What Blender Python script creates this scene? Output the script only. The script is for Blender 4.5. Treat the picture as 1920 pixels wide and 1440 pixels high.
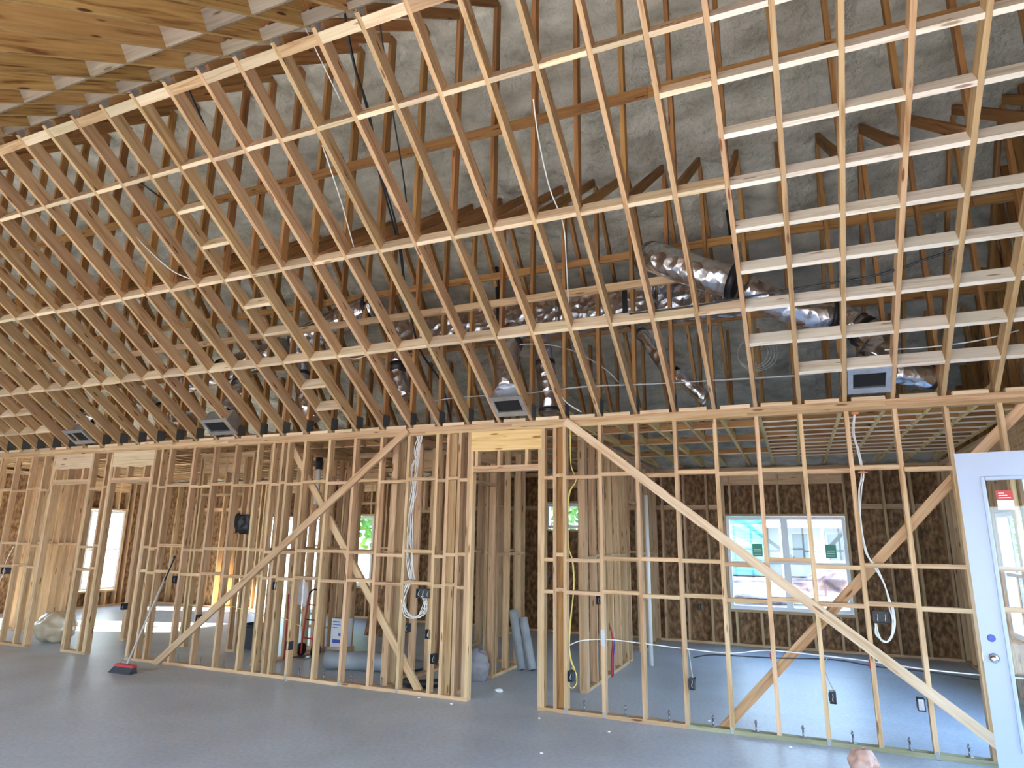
import bpy, bmesh, math, random
from mathutils import Vector, Matrix, noise

random.seed(11)
S = bpy.context.scene
COL = S.collection
for o in list(bpy.data.objects):
    bpy.data.objects.remove(o)

# ------------------------------------------------------------------ camera, sky, sun, exposure
def setup_view():
    f, pitch, roll, yaw = 1219.83, math.radians(13.332), math.radians(.801), math.radians(23.328)
    cy, sy, cp, sp = math.cos(yaw), math.sin(yaw), math.cos(pitch), math.sin(pitch)
    fwd = Vector((-sy*cp, cy*cp, sp)); right = Vector((cy, sy, 0)); up = right.cross(fwd)
    r = math.cos(roll)*right + math.sin(roll)*up
    u = -math.sin(roll)*right + math.cos(roll)*up
    cam = bpy.data.objects.new('camera', bpy.data.cameras.new('camera'))
    cam.data.sensor_width = 36; cam.data.sensor_fit = 'HORIZONTAL'
    cam.data.lens = 36*f/1920; cam.data.clip_start = .05; cam.data.clip_end = 400
    M = Matrix((r, u, -fwd)).transposed().to_4x4(); M.translation = (0, -6.8908, 1.7406)
    cam.matrix_world = M
    COL.objects.link(cam); S.camera = cam
setup_view()
W = bpy.data.worlds.new('sky'); S.world = W; W.use_nodes = True
wn, wl = W.node_tree.nodes, W.node_tree.links
bg = wn['Background']
tc = wn.new('ShaderNodeTexCoord'); sx = wn.new('ShaderNodeSeparateXYZ'); cr = wn.new('ShaderNodeValToRGB')
wl.new(tc.outputs['Generated'], sx.inputs[0]); wl.new(sx.outputs['Z'], cr.inputs[0]); wl.new(cr.outputs[0], bg.inputs[0])
cr.color_ramp.elements[0].position = 0.0; cr.color_ramp.elements[0].color = (.66, .84, 1.0, 1)
cr.color_ramp.elements[1].position = .7; cr.color_ramp.elements[1].color = (.24, .42, .76, 1)
bg.inputs[1].default_value = 6.0
sun = bpy.data.objects.new('sun', bpy.data.lights.new('sun', 'SUN'))
sun.data.energy = 75.0; sun.data.angle = math.radians(1.2); sun.data.color = (1.0, .88, .72)
sun.rotation_euler = Vector((.86, .32, -.38)).to_track_quat('-Z', 'Y').to_euler()
sun.location = (-20, -10, 20); COL.objects.link(sun)
S.view_settings.view_transform = 'Standard'; S.view_settings.look = 'None'
S.view_settings.gamma = 1.0; S.view_settings.use_curve_mapping = False
S.view_settings.exposure = 1.08

# ------------------------------------------------------------------ materials
def mat(name, col, rough=.7, metal=0., spec=.5):
    m = bpy.data.materials.new(name); m.use_nodes = True
    b = m.node_tree.nodes['Principled BSDF']
    b.inputs['Base Color'].default_value = (*col, 1); b.inputs['Roughness'].default_value = rough
    b.inputs['Metallic'].default_value = metal; b.inputs['Specular IOR Level'].default_value = spec
    return m
def nd(m, t, **kw):
    n = m.node_tree.nodes.new(t)
    for k, v in kw.items(): setattr(n, k, v)
    return n
def lk(m, a, b): m.node_tree.links.new(a, b)
def ramp(m, stops):
    r = nd(m, 'ShaderNodeValToRGB'); e = r.color_ramp.elements
    while len(e) < len(stops): e.new(.5)
    for i, (p, c) in enumerate(stops): e[i].position = p; e[i].color = (*c, 1)
    return r
def noisy(name, stops, scale=(4, 4, 4), rough=.8, detail=4, bump=0., bumpscale=None, dist=.02, coord='Object'):
    m = mat(name, stops[0][1], rough)
    b = m.node_tree.nodes['Principled BSDF']
    t = nd(m, 'ShaderNodeTexCoord'); mp = nd(m, 'ShaderNodeMapping'); mp.inputs['Scale'].default_value = scale
    n = nd(m, 'ShaderNodeTexNoise'); n.inputs['Detail'].default_value = detail; n.inputs['Scale'].default_value = 1
    r = ramp(m, stops)
    lk(m, t.outputs[coord], mp.inputs[0]); lk(m, mp.outputs[0], n.inputs['Vector']); lk(m, n.outputs['Fac'], r.inputs[0]); lk(m, r.outputs[0], b.inputs['Base Color'])
    if bump:
        n2 = nd(m, 'ShaderNodeTexNoise'); n2.inputs['Scale'].default_value = bumpscale or 20; n2.inputs['Detail'].default_value = 5
        bp = nd(m, 'ShaderNodeBump'); bp.inputs['Strength'].default_value = bump; bp.inputs['Distance'].default_value = dist
        lk(m, t.outputs[coord], n2.inputs['Vector']); lk(m, n2.outputs['Fac'], bp.inputs['Height']); lk(m, bp.outputs[0], b.inputs['Normal'])
    return m
def wood(name, a, b_, dark, vary=.25, rough=.75):
    """sawn lumber: grain along local X, its own tint per board, scattered knots"""
    m = mat(name, a, rough, spec=.25)
    B = m.node_tree.nodes['Principled BSDF']
    t = nd(m, 'ShaderNodeTexCoord'); oi = nd(m, 'ShaderNodeObjectInfo')
    off = nd(m, 'ShaderNodeMath', operation='MULTIPLY'); off.inputs[1].default_value = 57.
    lk(m, oi.outputs['Random'], off.inputs[0])
    add = nd(m, 'ShaderNodeVectorMath', operation='ADD'); lk(m, t.outputs['Object'], add.inputs[0]); lk(m, off.outputs[0], add.inputs[1])
    mp = nd(m, 'ShaderNodeMapping'); mp.inputs['Scale'].default_value = (1.3, 24, 24); lk(m, add.outputs[0], mp.inputs[0])
    g = nd(m, 'ShaderNodeTexNoise'); g.inputs['Scale'].default_value = 1; g.inputs['Detail'].default_value = 4; g.inputs['Distortion'].default_value = 1.1
    lk(m, mp.outputs[0], g.inputs['Vector'])
    r = ramp(m, [(.30, dark), (.46, a), (.72, b_)]); lk(m, g.outputs['Fac'], r.inputs[0])
    mk = nd(m, 'ShaderNodeMapping'); mk.inputs['Scale'].default_value = (2.2, 12, 12); lk(m, add.outputs[0], mk.inputs[0])
    v = nd(m, 'ShaderNodeTexVoronoi'); v.inputs['Scale'].default_value = 1; lk(m, mk.outputs[0], v.inputs['Vector'])
    kr = ramp(m, [(.09, (0, 0, 0)), (.15, (1, 1, 1))]); lk(m, v.outputs['Distance'], kr.inputs[0])
    mx = nd(m, 'ShaderNodeMix', data_type='RGBA'); lk(m, kr.outputs[0], mx.inputs[0])
    mx.inputs[6].default_value = (dark[0]*.55, dark[1]*.45, dark[2]*.4, 1); lk(m, r.outputs[0], mx.inputs[7])
    hs = nd(m, 'ShaderNodeHueSaturation')
    mr = nd(m, 'ShaderNodeMapRange'); mr.inputs['To Min'].default_value = 1-vary; mr.inputs['To Max'].default_value = 1+vary*.6
    lk(m, oi.outputs['Random'], mr.inputs[0]); lk(m, mr.outputs[0], hs.inputs['Value'])
    f2 = nd(m, 'ShaderNodeMath', operation='FRACT'); lk(m, off.outputs[0], f2.inputs[0])
    mh = nd(m, 'ShaderNodeMapRange'); mh.inputs['To Min'].default_value = .493; mh.inputs['To Max'].default_value = .507
    lk(m, f2.outputs[0], mh.inputs[0]); lk(m, mh.outputs[0], hs.inputs['Hue'])
    lk(m, mx.outputs[2], hs.inputs['Color']); lk(m, hs.outputs[0], B.inputs['Base Color'])
    return m
STUD = wood('spruce framing lumber', (.58, .385, .215), (.70, .50, .31), (.43, .26, .125), vary=.2)
CHORD = wood('pine truss chord', (.50, .32, .165), (.59, .405, .225), (.34, .185, .08), vary=.14)
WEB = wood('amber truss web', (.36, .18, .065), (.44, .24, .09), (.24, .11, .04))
PALE = wood('daylit pale blocking', (.76, .68, .56), (.84, .77, .66), (.60, .50, .38), vary=.10)  # blocking wood made paler: daylight from the right put into its colour
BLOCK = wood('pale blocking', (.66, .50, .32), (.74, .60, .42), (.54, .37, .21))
GREYB = wood('grey beige blocking', (.23, .18, .13), (.28, .23, .175), (.18, .135, .09))  # darker grey-beige tone for blocking beyond the ridge
YELLOW = wood('yellow pine', (.68, .48, .20), (.78, .59, .28), (.50, .32, .11), vary=.14)
TREATED = wood('treated sill lumber', (.36, .36, .22), (.46, .44, .28), (.27, .26, .15))
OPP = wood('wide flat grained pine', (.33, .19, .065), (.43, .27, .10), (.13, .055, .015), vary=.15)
OSB = noisy('strand board', [(.34, (.10, .05, .022)), (.5, (.22, .115, .05)), (.66, (.38, .22, .105))], (16, 16, 9), .85, 6, .3, 34, .005)
FOAM = noisy('spray foam', [(.28, (.28, .26, .20)), (.5, (.44, .415, .335)), (.74, (.58, .55, .46))], (2.2, 5, 5), .8, 6, .9, 10, .08)
CONC = mat('concrete slab', (.4, .4, .4), .5)
def concrete():
    m = CONC; B = m.node_tree.nodes['Principled BSDF']
    t = nd(m, 'ShaderNodeTexCoord')
    n1 = nd(m, 'ShaderNodeTexNoise'); n1.inputs['Scale'].default_value = .7; n1.inputs['Detail'].default_value = 6; n1.inputs['Distortion'].default_value = .8
    n2 = nd(m, 'ShaderNodeTexNoise'); n2.inputs['Scale'].default_value = 26; n2.inputs['Detail'].default_value = 4
    lk(m, t.outputs['Object'], n1.inputs['Vector']); lk(m, t.outputs['Object'], n2.inputs['Vector'])
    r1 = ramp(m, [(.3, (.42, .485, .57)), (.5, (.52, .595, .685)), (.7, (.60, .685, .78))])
    r2 = ramp(m, [(.35, (.8, .8, .8)), (.6, (1, 1, 1))])
    lk(m, n1.outputs['Fac'], r1.inputs[0]); lk(m, n2.outputs['Fac'], r2.inputs[0])
    mx = nd(m, 'ShaderNodeMix', data_type='RGBA', blend_type='MULTIPLY'); mx.inputs[0].default_value = .7
    lk(m, r1.outputs[0], mx.inputs[6]); lk(m, r2.outputs[0], mx.inputs[7]); lk(m, mx.outputs[2], B.inputs['Base Color'])
    rr = nd(m, 'ShaderNodeMapRange'); rr.inputs['To Min'].default_value = .32; rr.inputs['To Max'].default_value = .6
    lk(m, n1.outputs['Fac'], rr.inputs[0]); lk(m, rr.outputs[0], B.inputs['Roughness'])
concrete()
def foil():
    m = mat('foil duct jacket', (.66, .66, .69), .26, 1.)
    B = m.node_tree.nodes['Principled BSDF']; t = nd(m, 'ShaderNodeTexCoord')
    v = nd(m, 'ShaderNodeTexVoronoi'); v.inputs['Scale'].default_value = 9
    n = nd(m, 'ShaderNodeTexNoise'); n.inputs['Scale'].default_value = 5; n.inputs['Detail'].default_value = 3
    ad = nd(m, 'ShaderNodeMath', operation='ADD'); bp = nd(m, 'ShaderNodeBump'); bp.inputs['Strength'].default_value = .45; bp.inputs['Distance'].default_value = .05
    lk(m, t.outputs['Object'], v.inputs['Vector']); lk(m, t.outputs['Object'], n.inputs['Vector'])
    lk(m, v.outputs['Distance'], ad.inputs[0]); lk(m, n.outputs['Fac'], ad.inputs[1]); lk(m, ad.outputs[0], bp.inputs['Height']); lk(m, bp.outputs[0], B.inputs['Normal'])
    return m
FOIL = foil()
GALV = noisy('galvanized sheet metal', [(.3, (.45, .47, .5)), (.7, (.62, .64, .67))], (9, 9, 9), .4)
GALV.node_tree.nodes['Principled BSDF'].inputs['Metallic'].default_value = .85
DPLATE = mat('dull grey truss plate', (.10, .11, .11), .6, .4)
BLACK = mat('black plastic', (.012, .012, .014), .45)
BOXP = mat('dark blue electrical box plastic', (.03, .035, .05), .5)
LINER = mat('black duct liner', (.008, .008, .009), .9)
WIRE = mat('white cable jacket', (.80, .79, .75), .45)
YWIRE = mat('yellow cable jacket', (.72, .58, .16), .45)
GWIRE = mat('grey cable jacket', (.40, .39, .37), .5)
ORANGE = mat('orange fire foam', (.62, .26, .13), .8)
STEEL = mat('zinc bolt', (.35, .36, .38), .4, .9)
VINYL = mat('white vinyl', (.82, .84, .86), .35)
PAINT = mat('sky tinted door paint', (.42, .50, .64), .35)  # white door with the blue cast of the sky put into its colour
CHROME = mat('satin nickel', (.72, .70, .66), .22, 1.)
RED = mat('red plastic', (.55, .05, .05), .5)
BLUEP = mat('blue pipe', (.06, .10, .42), .45)
PVC = mat('white drain pipe', (.80, .80, .78), .4)
BRISTLE = mat('charcoal bristles', (.06, .07, .08), .9)
GREYROLL = noisy('grey wrap', [(.3, (.20, .22, .24)), (.7, (.36, .38, .40))], (3, 3, 3), .5)
PAPER = mat('white paper', (.82, .82, .80), .8)
TEALS = noisy('teal siding', [(.4, (.035, .19, .21)), (.6, (.05, .23, .25))], (.5, .5, 2), .6)
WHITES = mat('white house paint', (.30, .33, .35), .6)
DIRT = noisy('red dirt', [(.35, (.05, .03, .035)), (.5, (.11, .075, .075)), (.62, (.42, .38, .36))], (.5, .5, .5), .95, 6, .4, 2, .2)
GRASSM = noisy('yard ground', [(.35, (.05, .035, .036)), (.5, (.11, .085, .08)), (.64, (.24, .21, .19))], (.5, .5, .5), .95, 6)
LEAF = noisy('green leaves', [(.3, (.05, .16, .03)), (.5, (.12, .30, .06)), (.7, (.30, .48, .12))], (1.2, 1.2, 1.2), .6)
BARK = mat('bark', (.16, .11, .08), .9)
ROOFM = mat('grey shingles', (.22, .22, .23), .9)
GREENL = mat('green window label', (.08, .40, .26), .5)
DARKG = mat('dark window glass', (.03, .05, .06), .1)
def film(name, col, alpha):
    m = bpy.data.materials.new(name); m.use_nodes = True; N = m.node_tree.nodes; N.remove(N['Principled BSDF'])
    d = N.new('ShaderNodeBsdfPrincipled'); d.inputs['Base Color'].default_value = (*col, 1); d.inputs['Roughness'].default_value = .25
    t = N.new('ShaderNodeBsdfTransparent'); x = N.new('ShaderNodeMixShader'); x.inputs[0].default_value = alpha
    lk(m, t.outputs[0], x.inputs[1]); lk(m, d.outputs[0], x.inputs[2]); lk(m, x.outputs[0], N['Material Output'].inputs[0])
    return m
def glass():
    m = bpy.data.materials.new('window glass'); m.use_nodes = True; N = m.node_tree.nodes; N.remove(N['Principled BSDF'])
    g = N.new('ShaderNodeBsdfGlossy'); g.inputs['Roughness'].default_value = .02
    t = N.new('ShaderNodeBsdfTransparent'); t.inputs[0].default_value = (.975, .995, .99, 1)
    x = N.new('ShaderNodeMixShader'); fr = N.new('ShaderNodeLayerWeight'); pw = N.new('ShaderNodeMath'); pw.operation = 'POWER'; pw.inputs[1].default_value = 4.
    ad = N.new('ShaderNodeMath'); ad.operation = 'MULTIPLY_ADD'; ad.inputs[1].default_value = .5; ad.inputs[2].default_value = .03
    lk(m, fr.outputs['Facing'], pw.inputs[0]); lk(m, pw.outputs[0], ad.inputs[0]); lk(m, ad.outputs[0], x.inputs[0]); lk(m, t.outputs[0], x.inputs[1]); lk(m, g.outputs[0], x.inputs[2]); lk(m, x.outputs[0], N['Material Output'].inputs[0])
    return m
GLASS = glass()
BAGM = film('clouded plastic film', (.62, .52, .38), .82)
PINKBAG = film('pink plastic bag', (.60, .37, .29), .85)
CLEAR = film('clear plastic sheeting', (.80, .80, .82), .5)
MESHBAG = film('grey mesh sack', (.34, .34, .38), .85)

# ------------------------------------------------------------------ helpers
def root(name, kind='structure', loc=(0, 0, 0)):
    o = bpy.data.objects.new(name, None); COL.objects.link(o); o.location = loc
    o.empty_display_size = .1
    if kind: o['kind'] = kind
    return o
def tag(o, label, cat, group=None):
    o['label'] = label; o['category'] = cat
    if group: o['group'] = group
    return o
def thing(name, label, cat, loc=(0, 0, 0), group=None, rot=(0, 0, 0)):
    o = root(name, None, loc); o.rotation_euler = rot
    return tag(o, label, cat, group)
def link(name, me, m, parent=None):
    if m is not None and not me.materials: me.materials.append(m)
    o = bpy.data.objects.new(name, me); COL.objects.link(o)
    if parent is not None: o.parent = parent
    return o
_cache = {}
FACES = [(0, 1, 3, 2), (4, 6, 7, 5), (0, 4, 5, 1), (2, 3, 7, 6), (0, 2, 6, 4), (1, 5, 7, 3)]
def boxmesh(L, t, d, m):
    k = (round(L, 3), round(t, 3), round(d, 3), m.name)
    if k not in _cache:
        me = bpy.data.meshes.new('board')
        v = [(x*L/2, y*t/2, z*d/2) for x in (-1, 1) for y in (-1, 1) for z in (-1, 1)]
        me.from_pydata(v, [], FACES); me.materials.append(m); me.update()
        _cache[k] = me
    return _cache[k]
def board(name, parent, m, p0, p1, t=.038, d=.089, up=(0, 0, 1)):
    """a length of lumber between two points; d is its size along up, t across"""
    p0, p1 = Vector(p0), Vector(p1); x = p1-p0; L = x.length; x = x/L
    up = Vector(up); y = up.cross(x)
    if y.length < 1e-5: y = Vector((0, 1, 0)).cross(x)
    y.normalize(); z = x.cross(y)
    o = link(name, boxmesh(L, t, d, m), None, parent)
    M = Matrix((x, y, z)).transposed().to_4x4(); M.translation = (p0+p1)/2
    o.matrix_local = M
    return o
def block(name, parent, m, x0, x1, y0, y1, z0, z1):
    """an axis-aligned board, grain along its longest side"""
    s = (x1-x0, y1-y0, z1-z0); c = ((x0+x1)/2, (y0+y1)/2, (z0+z1)/2)
    if s[0] >= s[1] and s[0] >= s[2]: return board(name, parent, m, (x0, c[1], c[2]), (x1, c[1], c[2]), s[1], s[2])
    if s[1] >= s[2]: return board(name, parent, m, (c[0], y0, c[2]), (c[0], y1, c[2]), s[0], s[2])
    return board(name, parent, m, (c[0], c[1], z0), (c[0], c[1], z1), s[0], s[1], (0, 1, 0))
def tube_mesh(pts, r, n=8, smooth=True, caps=True, sub=0, wob=0.):
    P = [Vector(p) for p in pts]
    if sub:
        Q = []
        for i in range(len(P)-1):
            a, b, c, d = P[max(i-1, 0)], P[i], P[i+1], P[min(i+2, len(P)-1)]
            for k in range(sub):
                t = k/sub
                Q.append(.5*((2*b)+(c-a)*t+(2*a-5*b+4*c-d)*t*t+(3*b-a-3*c+d)*t**3))
        P = Q+[P[-1]]
    vs, fs, up = [], [], None
    for i, p in enumerate(P):
        tg = (P[min(i+1, len(P)-1)]-P[max(i-1, 0)]).normalized()
        if up is None: up = Vector((0, 0, 1)) if abs(tg.z) < .9 else Vector((1, 0, 0))
        s = tg.cross(up).normalized(); up = s.cross(tg).normalized()
        rr = (r[i] if isinstance(r, (list, tuple)) else r)*(1+wob*(random.random()-.5))
        for k in range(n):
            a = 2*math.pi*k/n
            vs.append(p+rr*(math.cos(a)*s+math.sin(a)*up)*(1+wob*.5*(random.random()-.5)))
    for i in range(len(P)-1):
        for k in range(n):
            a, b = i*n+k, i*n+(k+1) % n
            fs.append((a, b, b+n, a+n))
    if caps: fs += [tuple(range(n-1, -1, -1)), tuple(range(len(vs)-n, len(vs)))]
    me = bpy.data.meshes.new('tube'); me.from_pydata(vs, [], fs); me.update()
    if smooth: me.polygons.foreach_set('use_smooth', [len(f) == 4 for f in fs])
    return me
def tube(name, m, pts, r, parent=None, **kw): return link(name, tube_mesh(pts, r, **kw), m, parent)
def lump_mesh(rx, ry, rz, seed=0, amp=.18, freq=2.2, sub=3, flat=None):
    bm = bmesh.new(); bmesh.ops.create_icosphere(bm, subdivisions=sub, radius=1)
    for v in bm.verts:
        n = noise.noise(v.co*freq+Vector((seed, seed*.7, 1)))+.5*noise.noise(v.co*freq*2.3+Vector((seed, 3, 1)))
        v.co *= 1+amp*n; v.co = Vector((v.co.x*rx, v.co.y*ry, v.co.z*rz))
        if flat is not None and v.co.z < flat: v.co.z = flat
    me = bpy.data.meshes.new('lump'); bm.to_mesh(me); bm.free()
    me.polygons.foreach_set('use_smooth', [True]*len(me.polygons)); return me
def multi(name, m, parts, parent=None, bev=0.):
    """several boxes (x0,x1,y0,y1,z0,z1) of ONE piece in one mesh"""
    bm = bmesh.new()
    for b in parts:
        vs = [bm.verts.new((b[i], b[2+j], b[4+k])) for i in (0, 1) for j in (0, 1) for k in (0, 1)]
        for f in FACES: bm.faces.new([vs[q] for q in f])
    if bev: bmesh.ops.bevel(bm, geom=list(bm.edges), offset=bev, segments=2, affect='EDGES', profile=.5)
    me = bpy.data.meshes.new(name); bm.to_mesh(me); bm.free()
    return link(name, me, m, parent)
def lathe(name, m, prof, parent=None, n=16, mat4=None):
    vs, fs = [], []
    for (r, z) in prof:
        for k in range(n): vs.append((r*math.cos(2*math.pi*k/n), r*math.sin(2*math.pi*k/n), z))
    for i in range(len(prof)-1):
        for k in range(n): fs.append((i*n+k, i*n+(k+1) % n, (i+1)*n+(k+1) % n, (i+1)*n+k))
    fs += [tuple(range(n-1, -1, -1)), tuple(range(len(vs)-n, len(vs)))]
    me = bpy.data.meshes.new(name); me.from_pydata(vs, [], fs); me.update()
    me.polygons.foreach_set('use_smooth', [len(f) == 4 for f in fs])
    if mat4 is not None: me.transform(mat4)
    return link(name, me, m, parent)

SP = .4064
def TX(i): return -2.324+SP*i
I0, I1 = -33, 11
SL = .688                                  # pitch of the vaulted ceiling
HY = math.hypot(1, SL)
def zc(y): return 3.08-SL*y                # underside of the vault above the stud wall
def zr(y): return 5.92-.5*y if y > -3.6 else 7.72+.5*(y+3.6)   # foam under the roof deck
NRM = Vector((0, SL, 1)).normalized(); DIR = Vector((0, -1, SL)).normalized()
S2 = .65
def zo(y): return 5.55+S2*(y+3.6)          # the opposite slope, down towards the camera
NR2 = Vector((0, -S2, 1)).normalized(); DI2 = Vector((0, -1, -S2)).normalized()

# ------------------------------------------------------------------ ground, slab, roof
multi('ground', GRASSM, [(-120, 120, -60, 140, -.6, -.16)])['kind'] = 'structure'
fl = multi('floor', CONC, [(-15.75, 2.36, -9.6, 5.78, -.25, 0)]); fl['kind'] = 'structure'

roof = root('roof')
ceil = root('ceiling')
def foam_sheet():
    xs = [-15.8+.065*i for i in range(int(18.2/.065)+1)]
    ys = [-3.6+.07*j for j in range(int(9.4/.07)+1)]
    vs, fs = [], []
    for y in ys:
        for x in xs:
            u = ((x-TX(0))/SP) % 1.0
            bulge = -.05*(1-abs(2*u-1)**4)
            n = .06*noise.noise(Vector((x*1.3, y*.8, 2)))+.055*noise.noise(Vector((x*4.2, y*2.6, 7)))+.03*noise.noise(Vector((x*11, y*9, 1)))
            vs.append((x, y, zr(y)+bulge+n))
    nx = len(xs)
    for j in range(len(ys)-1):
        for i in range(nx-1):
            a = j*nx+i; fs.append((a, a+1, a+1+nx, a+nx))
    me = bpy.data.meshes.new('foam'); me.from_pydata(vs, [], fs); me.update()
    me.polygons.foreach_set('use_smooth', [True]*len(fs))
    o = link('spray_foam', me, FOAM, roof); o['kind'] = 'stuff'
foam_sheet()
def deck(name, y0, y1, off):
    z0, z1 = zr(y0)+off, zr(y1)+off
    board(name, roof, OSB, ((-15.9+2.5)/2-.0, y0, z0), ((-15.9+2.5)/2, y1, z1), 18.6, .03)
deck('roof_deck', -3.6, 6.3, .22)
deck('roof_deck', -3.6, -10.0, .05)

def frac(a, b): return a+(b-a)*random.random()
jit = lambda s: random.uniform(-s, s)
for i in range(I0, I1+1):
    x = TX(i)+jit(.004)
    h = Vector((0, 0, 0))
    # sloped bottom chord, its twin on the other side of the ridge
    a = Vector((x, .12, zc(.12)))+NRM*.07; b = Vector((x, -3.60, zc(-3.60)))+NRM*.07
    board('ceiling_rafter', ceil, CHORD, a, b, .038, .14, NRM)
    a = Vector((x, -3.64, zo(-3.64)))+NR2*.1175; b = Vector((x, -7.35, zo(-7.35)))+NR2*.1175
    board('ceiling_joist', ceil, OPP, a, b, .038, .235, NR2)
    # webs
    board('truss_web', roof, WEB, (x, -2.0, zc(-2.0)+.09), (x, -2.0, zr(-2.0)-.02), .038, .089, (0, 1, 0))
    board('truss_web', roof, WEB, (x, .045, 3.13), (x, .045, zr(.04)-.01), .038, .089, (0, 1, 0))
    board('truss_strut', roof, WEB, (x, -1.95, 4.53), (x, -.06, 5.90), .038, .089, (0, 0, 1))
    board('truss_strut', roof, WEB, (x, .12, 5.86), (x, 2.44, 3.20), .038, .089, (0, 0, 1))
    board('truss_post', roof, WEB, (x, 2.5, 3.16), (x, 2.5, zr(2.5)), .038, .089, (0, 1, 0))
    board('ridge_strut', roof, WEB, (x, -3.52, 5.66), (x, -2.06, zr(-2)-.06), .038, .089, (0, 0, 1))
    board('ridge_strut', roof, WEB, (x, -3.68, 5.66), (x, -5.2, zr(-5.2)-.1), .038, .14, (0, 0, 1))
    board('king_post', roof, WEB, (x, -3.6, 5.64), (x, -3.6, zr(-3.6)-.03), .038, .089, (0, 1, 0))
    board('rear_chord', ceil, YELLOW if i > -2 else CHORD, (x, .13, 3.125), (x, 5.68, 3.125), .038, .089)
    for (py, pz, ph) in ((.045, 3.17, .07),):
        multi('truss_plate', DPLATE, [(x+.0192, x+.0215, py-ph, py+ph, pz-ph, pz+ph*1.3)], roof)
    # steel plate at the peak joint
    multi('gusset_plate', GALV, [(x+.019, x+.0205, -3.66, -3.54, 5.56, 5.63)], ceil)
def bay(i): return TX(i)+.019, TX(i+1)-.019
def slope_block(i, d, m=BLOCK, name='blocking'):
    x0, x1 = bay(i); p = Vector((0, 0, 3.08))+DIR*(d+jit(.006))+NRM*.07
    board(name, ceil, m, (x0, p.y, p.z), (x1, p.y, p.z), .038, .14, NRM)
rows4 = (1.21, 2.42, 3.65)
for i in range(I0, I1):
    rows = list(rows4)
    if i >= 5: rows = [.39, .79, 1.2, 1.605, 2.008, 2.413, 2.818, 3.232, 3.64]
    if i == 5: rows = rows[1:]
    if i <= -22: rows += [.39, .79]
    if i == -8: rows += [.40, .78, 1.64, 2.04, 2.83, 3.25]
    if i == 4: rows += [3.23]
    for d in rows: slope_block(i, d, PALE if i >= 5 else BLOCK)  # right-hand rows take the paler wood in place of stronger daylight
    x0, x1 = bay(i)
    # ridge blocks, one flat and one on edge, and the strap row of the other slope
    p = Vector((0, -3.50, zc(-3.50)))+NRM*.02+DIR*.04
    board('ridge_block', ceil, BLOCK if i % 3 else CHORD, (x0, p.y, p.z), (x1, p.y, p.z), .085, .038, NRM)
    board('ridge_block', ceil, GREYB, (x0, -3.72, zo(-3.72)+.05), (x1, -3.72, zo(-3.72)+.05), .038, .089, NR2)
    p = Vector((0, -4.18, zo(-4.18)))+NR2*.07
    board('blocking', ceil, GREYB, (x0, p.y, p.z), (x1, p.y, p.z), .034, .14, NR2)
    # blocking of the flat ceilings behind the wall
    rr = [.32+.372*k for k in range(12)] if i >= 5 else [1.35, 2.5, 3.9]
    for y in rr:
        board('rear_blocking', ceil, WEB, (x0, y, 3.130), (x1, y, 3.130), .034, .076)  # dark web wood stands in for the shaded block faces
        board('lit_edge_strip', ceil, PALE if i >= 5 else BLOCK, (x0, y, 3.0855), (x1, y, 3.0855), .044, .012)  # added strips, standing in for block edges lit by floor bounce
for (y, z, s) in ((-2.07, 5.42, 0), (-2.08, 7.0, 0), (.115, 4.97, 0), (-.022, 4.55, 1), (1.12, 4.42, 0)):
    x = -16.0
    while x < 2.2:
        L = random.uniform(3.2, 4.6); x1 = min(x+L, 2.26)
        board('lateral_brace', roof, WEB if not s else STUD, (x, y, z), (x1, y, z), .038, .089); x = x1+.004

# ------------------------------------------------------------------ stud walls
ZT = 2.967
def run(Wl, p, q, openings=(), rows=(), m=STUD, depth=.089, sp=SP, ztop=ZT, plates=2, first=0., skip=()):
    """stud wall from p to q (floor points); openings are (s0, s1, sill z or 0, head z)"""
    p, q = Vector((*p, 0)), Vector((*q, 0)); d = (q-p); L = d.length; d /= L; n = Vector((-d.y, d.x, 0)); Z = Vector((0, 0, 1))
    def st(s, z0, z1, nm='stud'): board(nm, Wl, m, p+d*s+Z*z0, p+d*s+Z*z1, .038, depth, n)
    def ho(s0, s1, z, nm, mm=None, t=.038): board(nm, Wl, mm or m, p+d*s0+Z*z, p+d*s1+Z*z, depth, t)
    segs = [(0, L)]
    for (a, b, zb, zt) in openings:
        if zb <= 0:
            segs = [x for s in segs for x in ([(s[0], a), (b, s[1])] if s[0] < a and b < s[1] else [s])]
    for a, b in segs:
        if b-a > .05: ho(a, b, .019, 'sill_plate')
    for k in range(plates): ho(0, L, ztop+.019+.038*k, 'top_plate')
    ss = [.019]; s = first if first else sp
    while s < L-.06: ss.append(s); s += sp
    ss.append(L-.019)
    for s in ss:
        if any(abs(s-k) < .05 for k in skip): continue
        o = [k for k in openings if k[0]-.02 < s < k[1]+.02]
        if not o: st(s, .038, ztop)
        else:
            a, b, zb, zt = o[0]
            if zt < ztop-.12: st(s, zt+.04, min(ztop, zt+.55 if zt+.6 < ztop-.2 else ztop), 'cripple')
            if zb > .15: st(s, .038, zb-.04, 'cripple')
    for (a, b, zb, zt) in openings:
        for s in (a-.019, b+.019): st(s, .038, ztop, 'king_stud')
        if zt < ztop-.05: ho(a, b, zt+.019, 'header')
        if zb > 0: ho(a, b, zb-.019, 'window_sill')
        if ztop-zt > .25: board('header', Wl, m, p+d*a+Z*(ztop-.12), p+d*b+Z*(ztop-.12), depth-.01, .235)
    for z in rows:
        for k in range(len(ss)-1):
            a, b = ss[k]+.019, ss[k+1]-.019
            if b-a > .05 and not any(o[0]-.1 < (a+b)/2 < o[1]+.1 for o in openings): ho(a, b, z+jit(.02), 'blocking')
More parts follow.
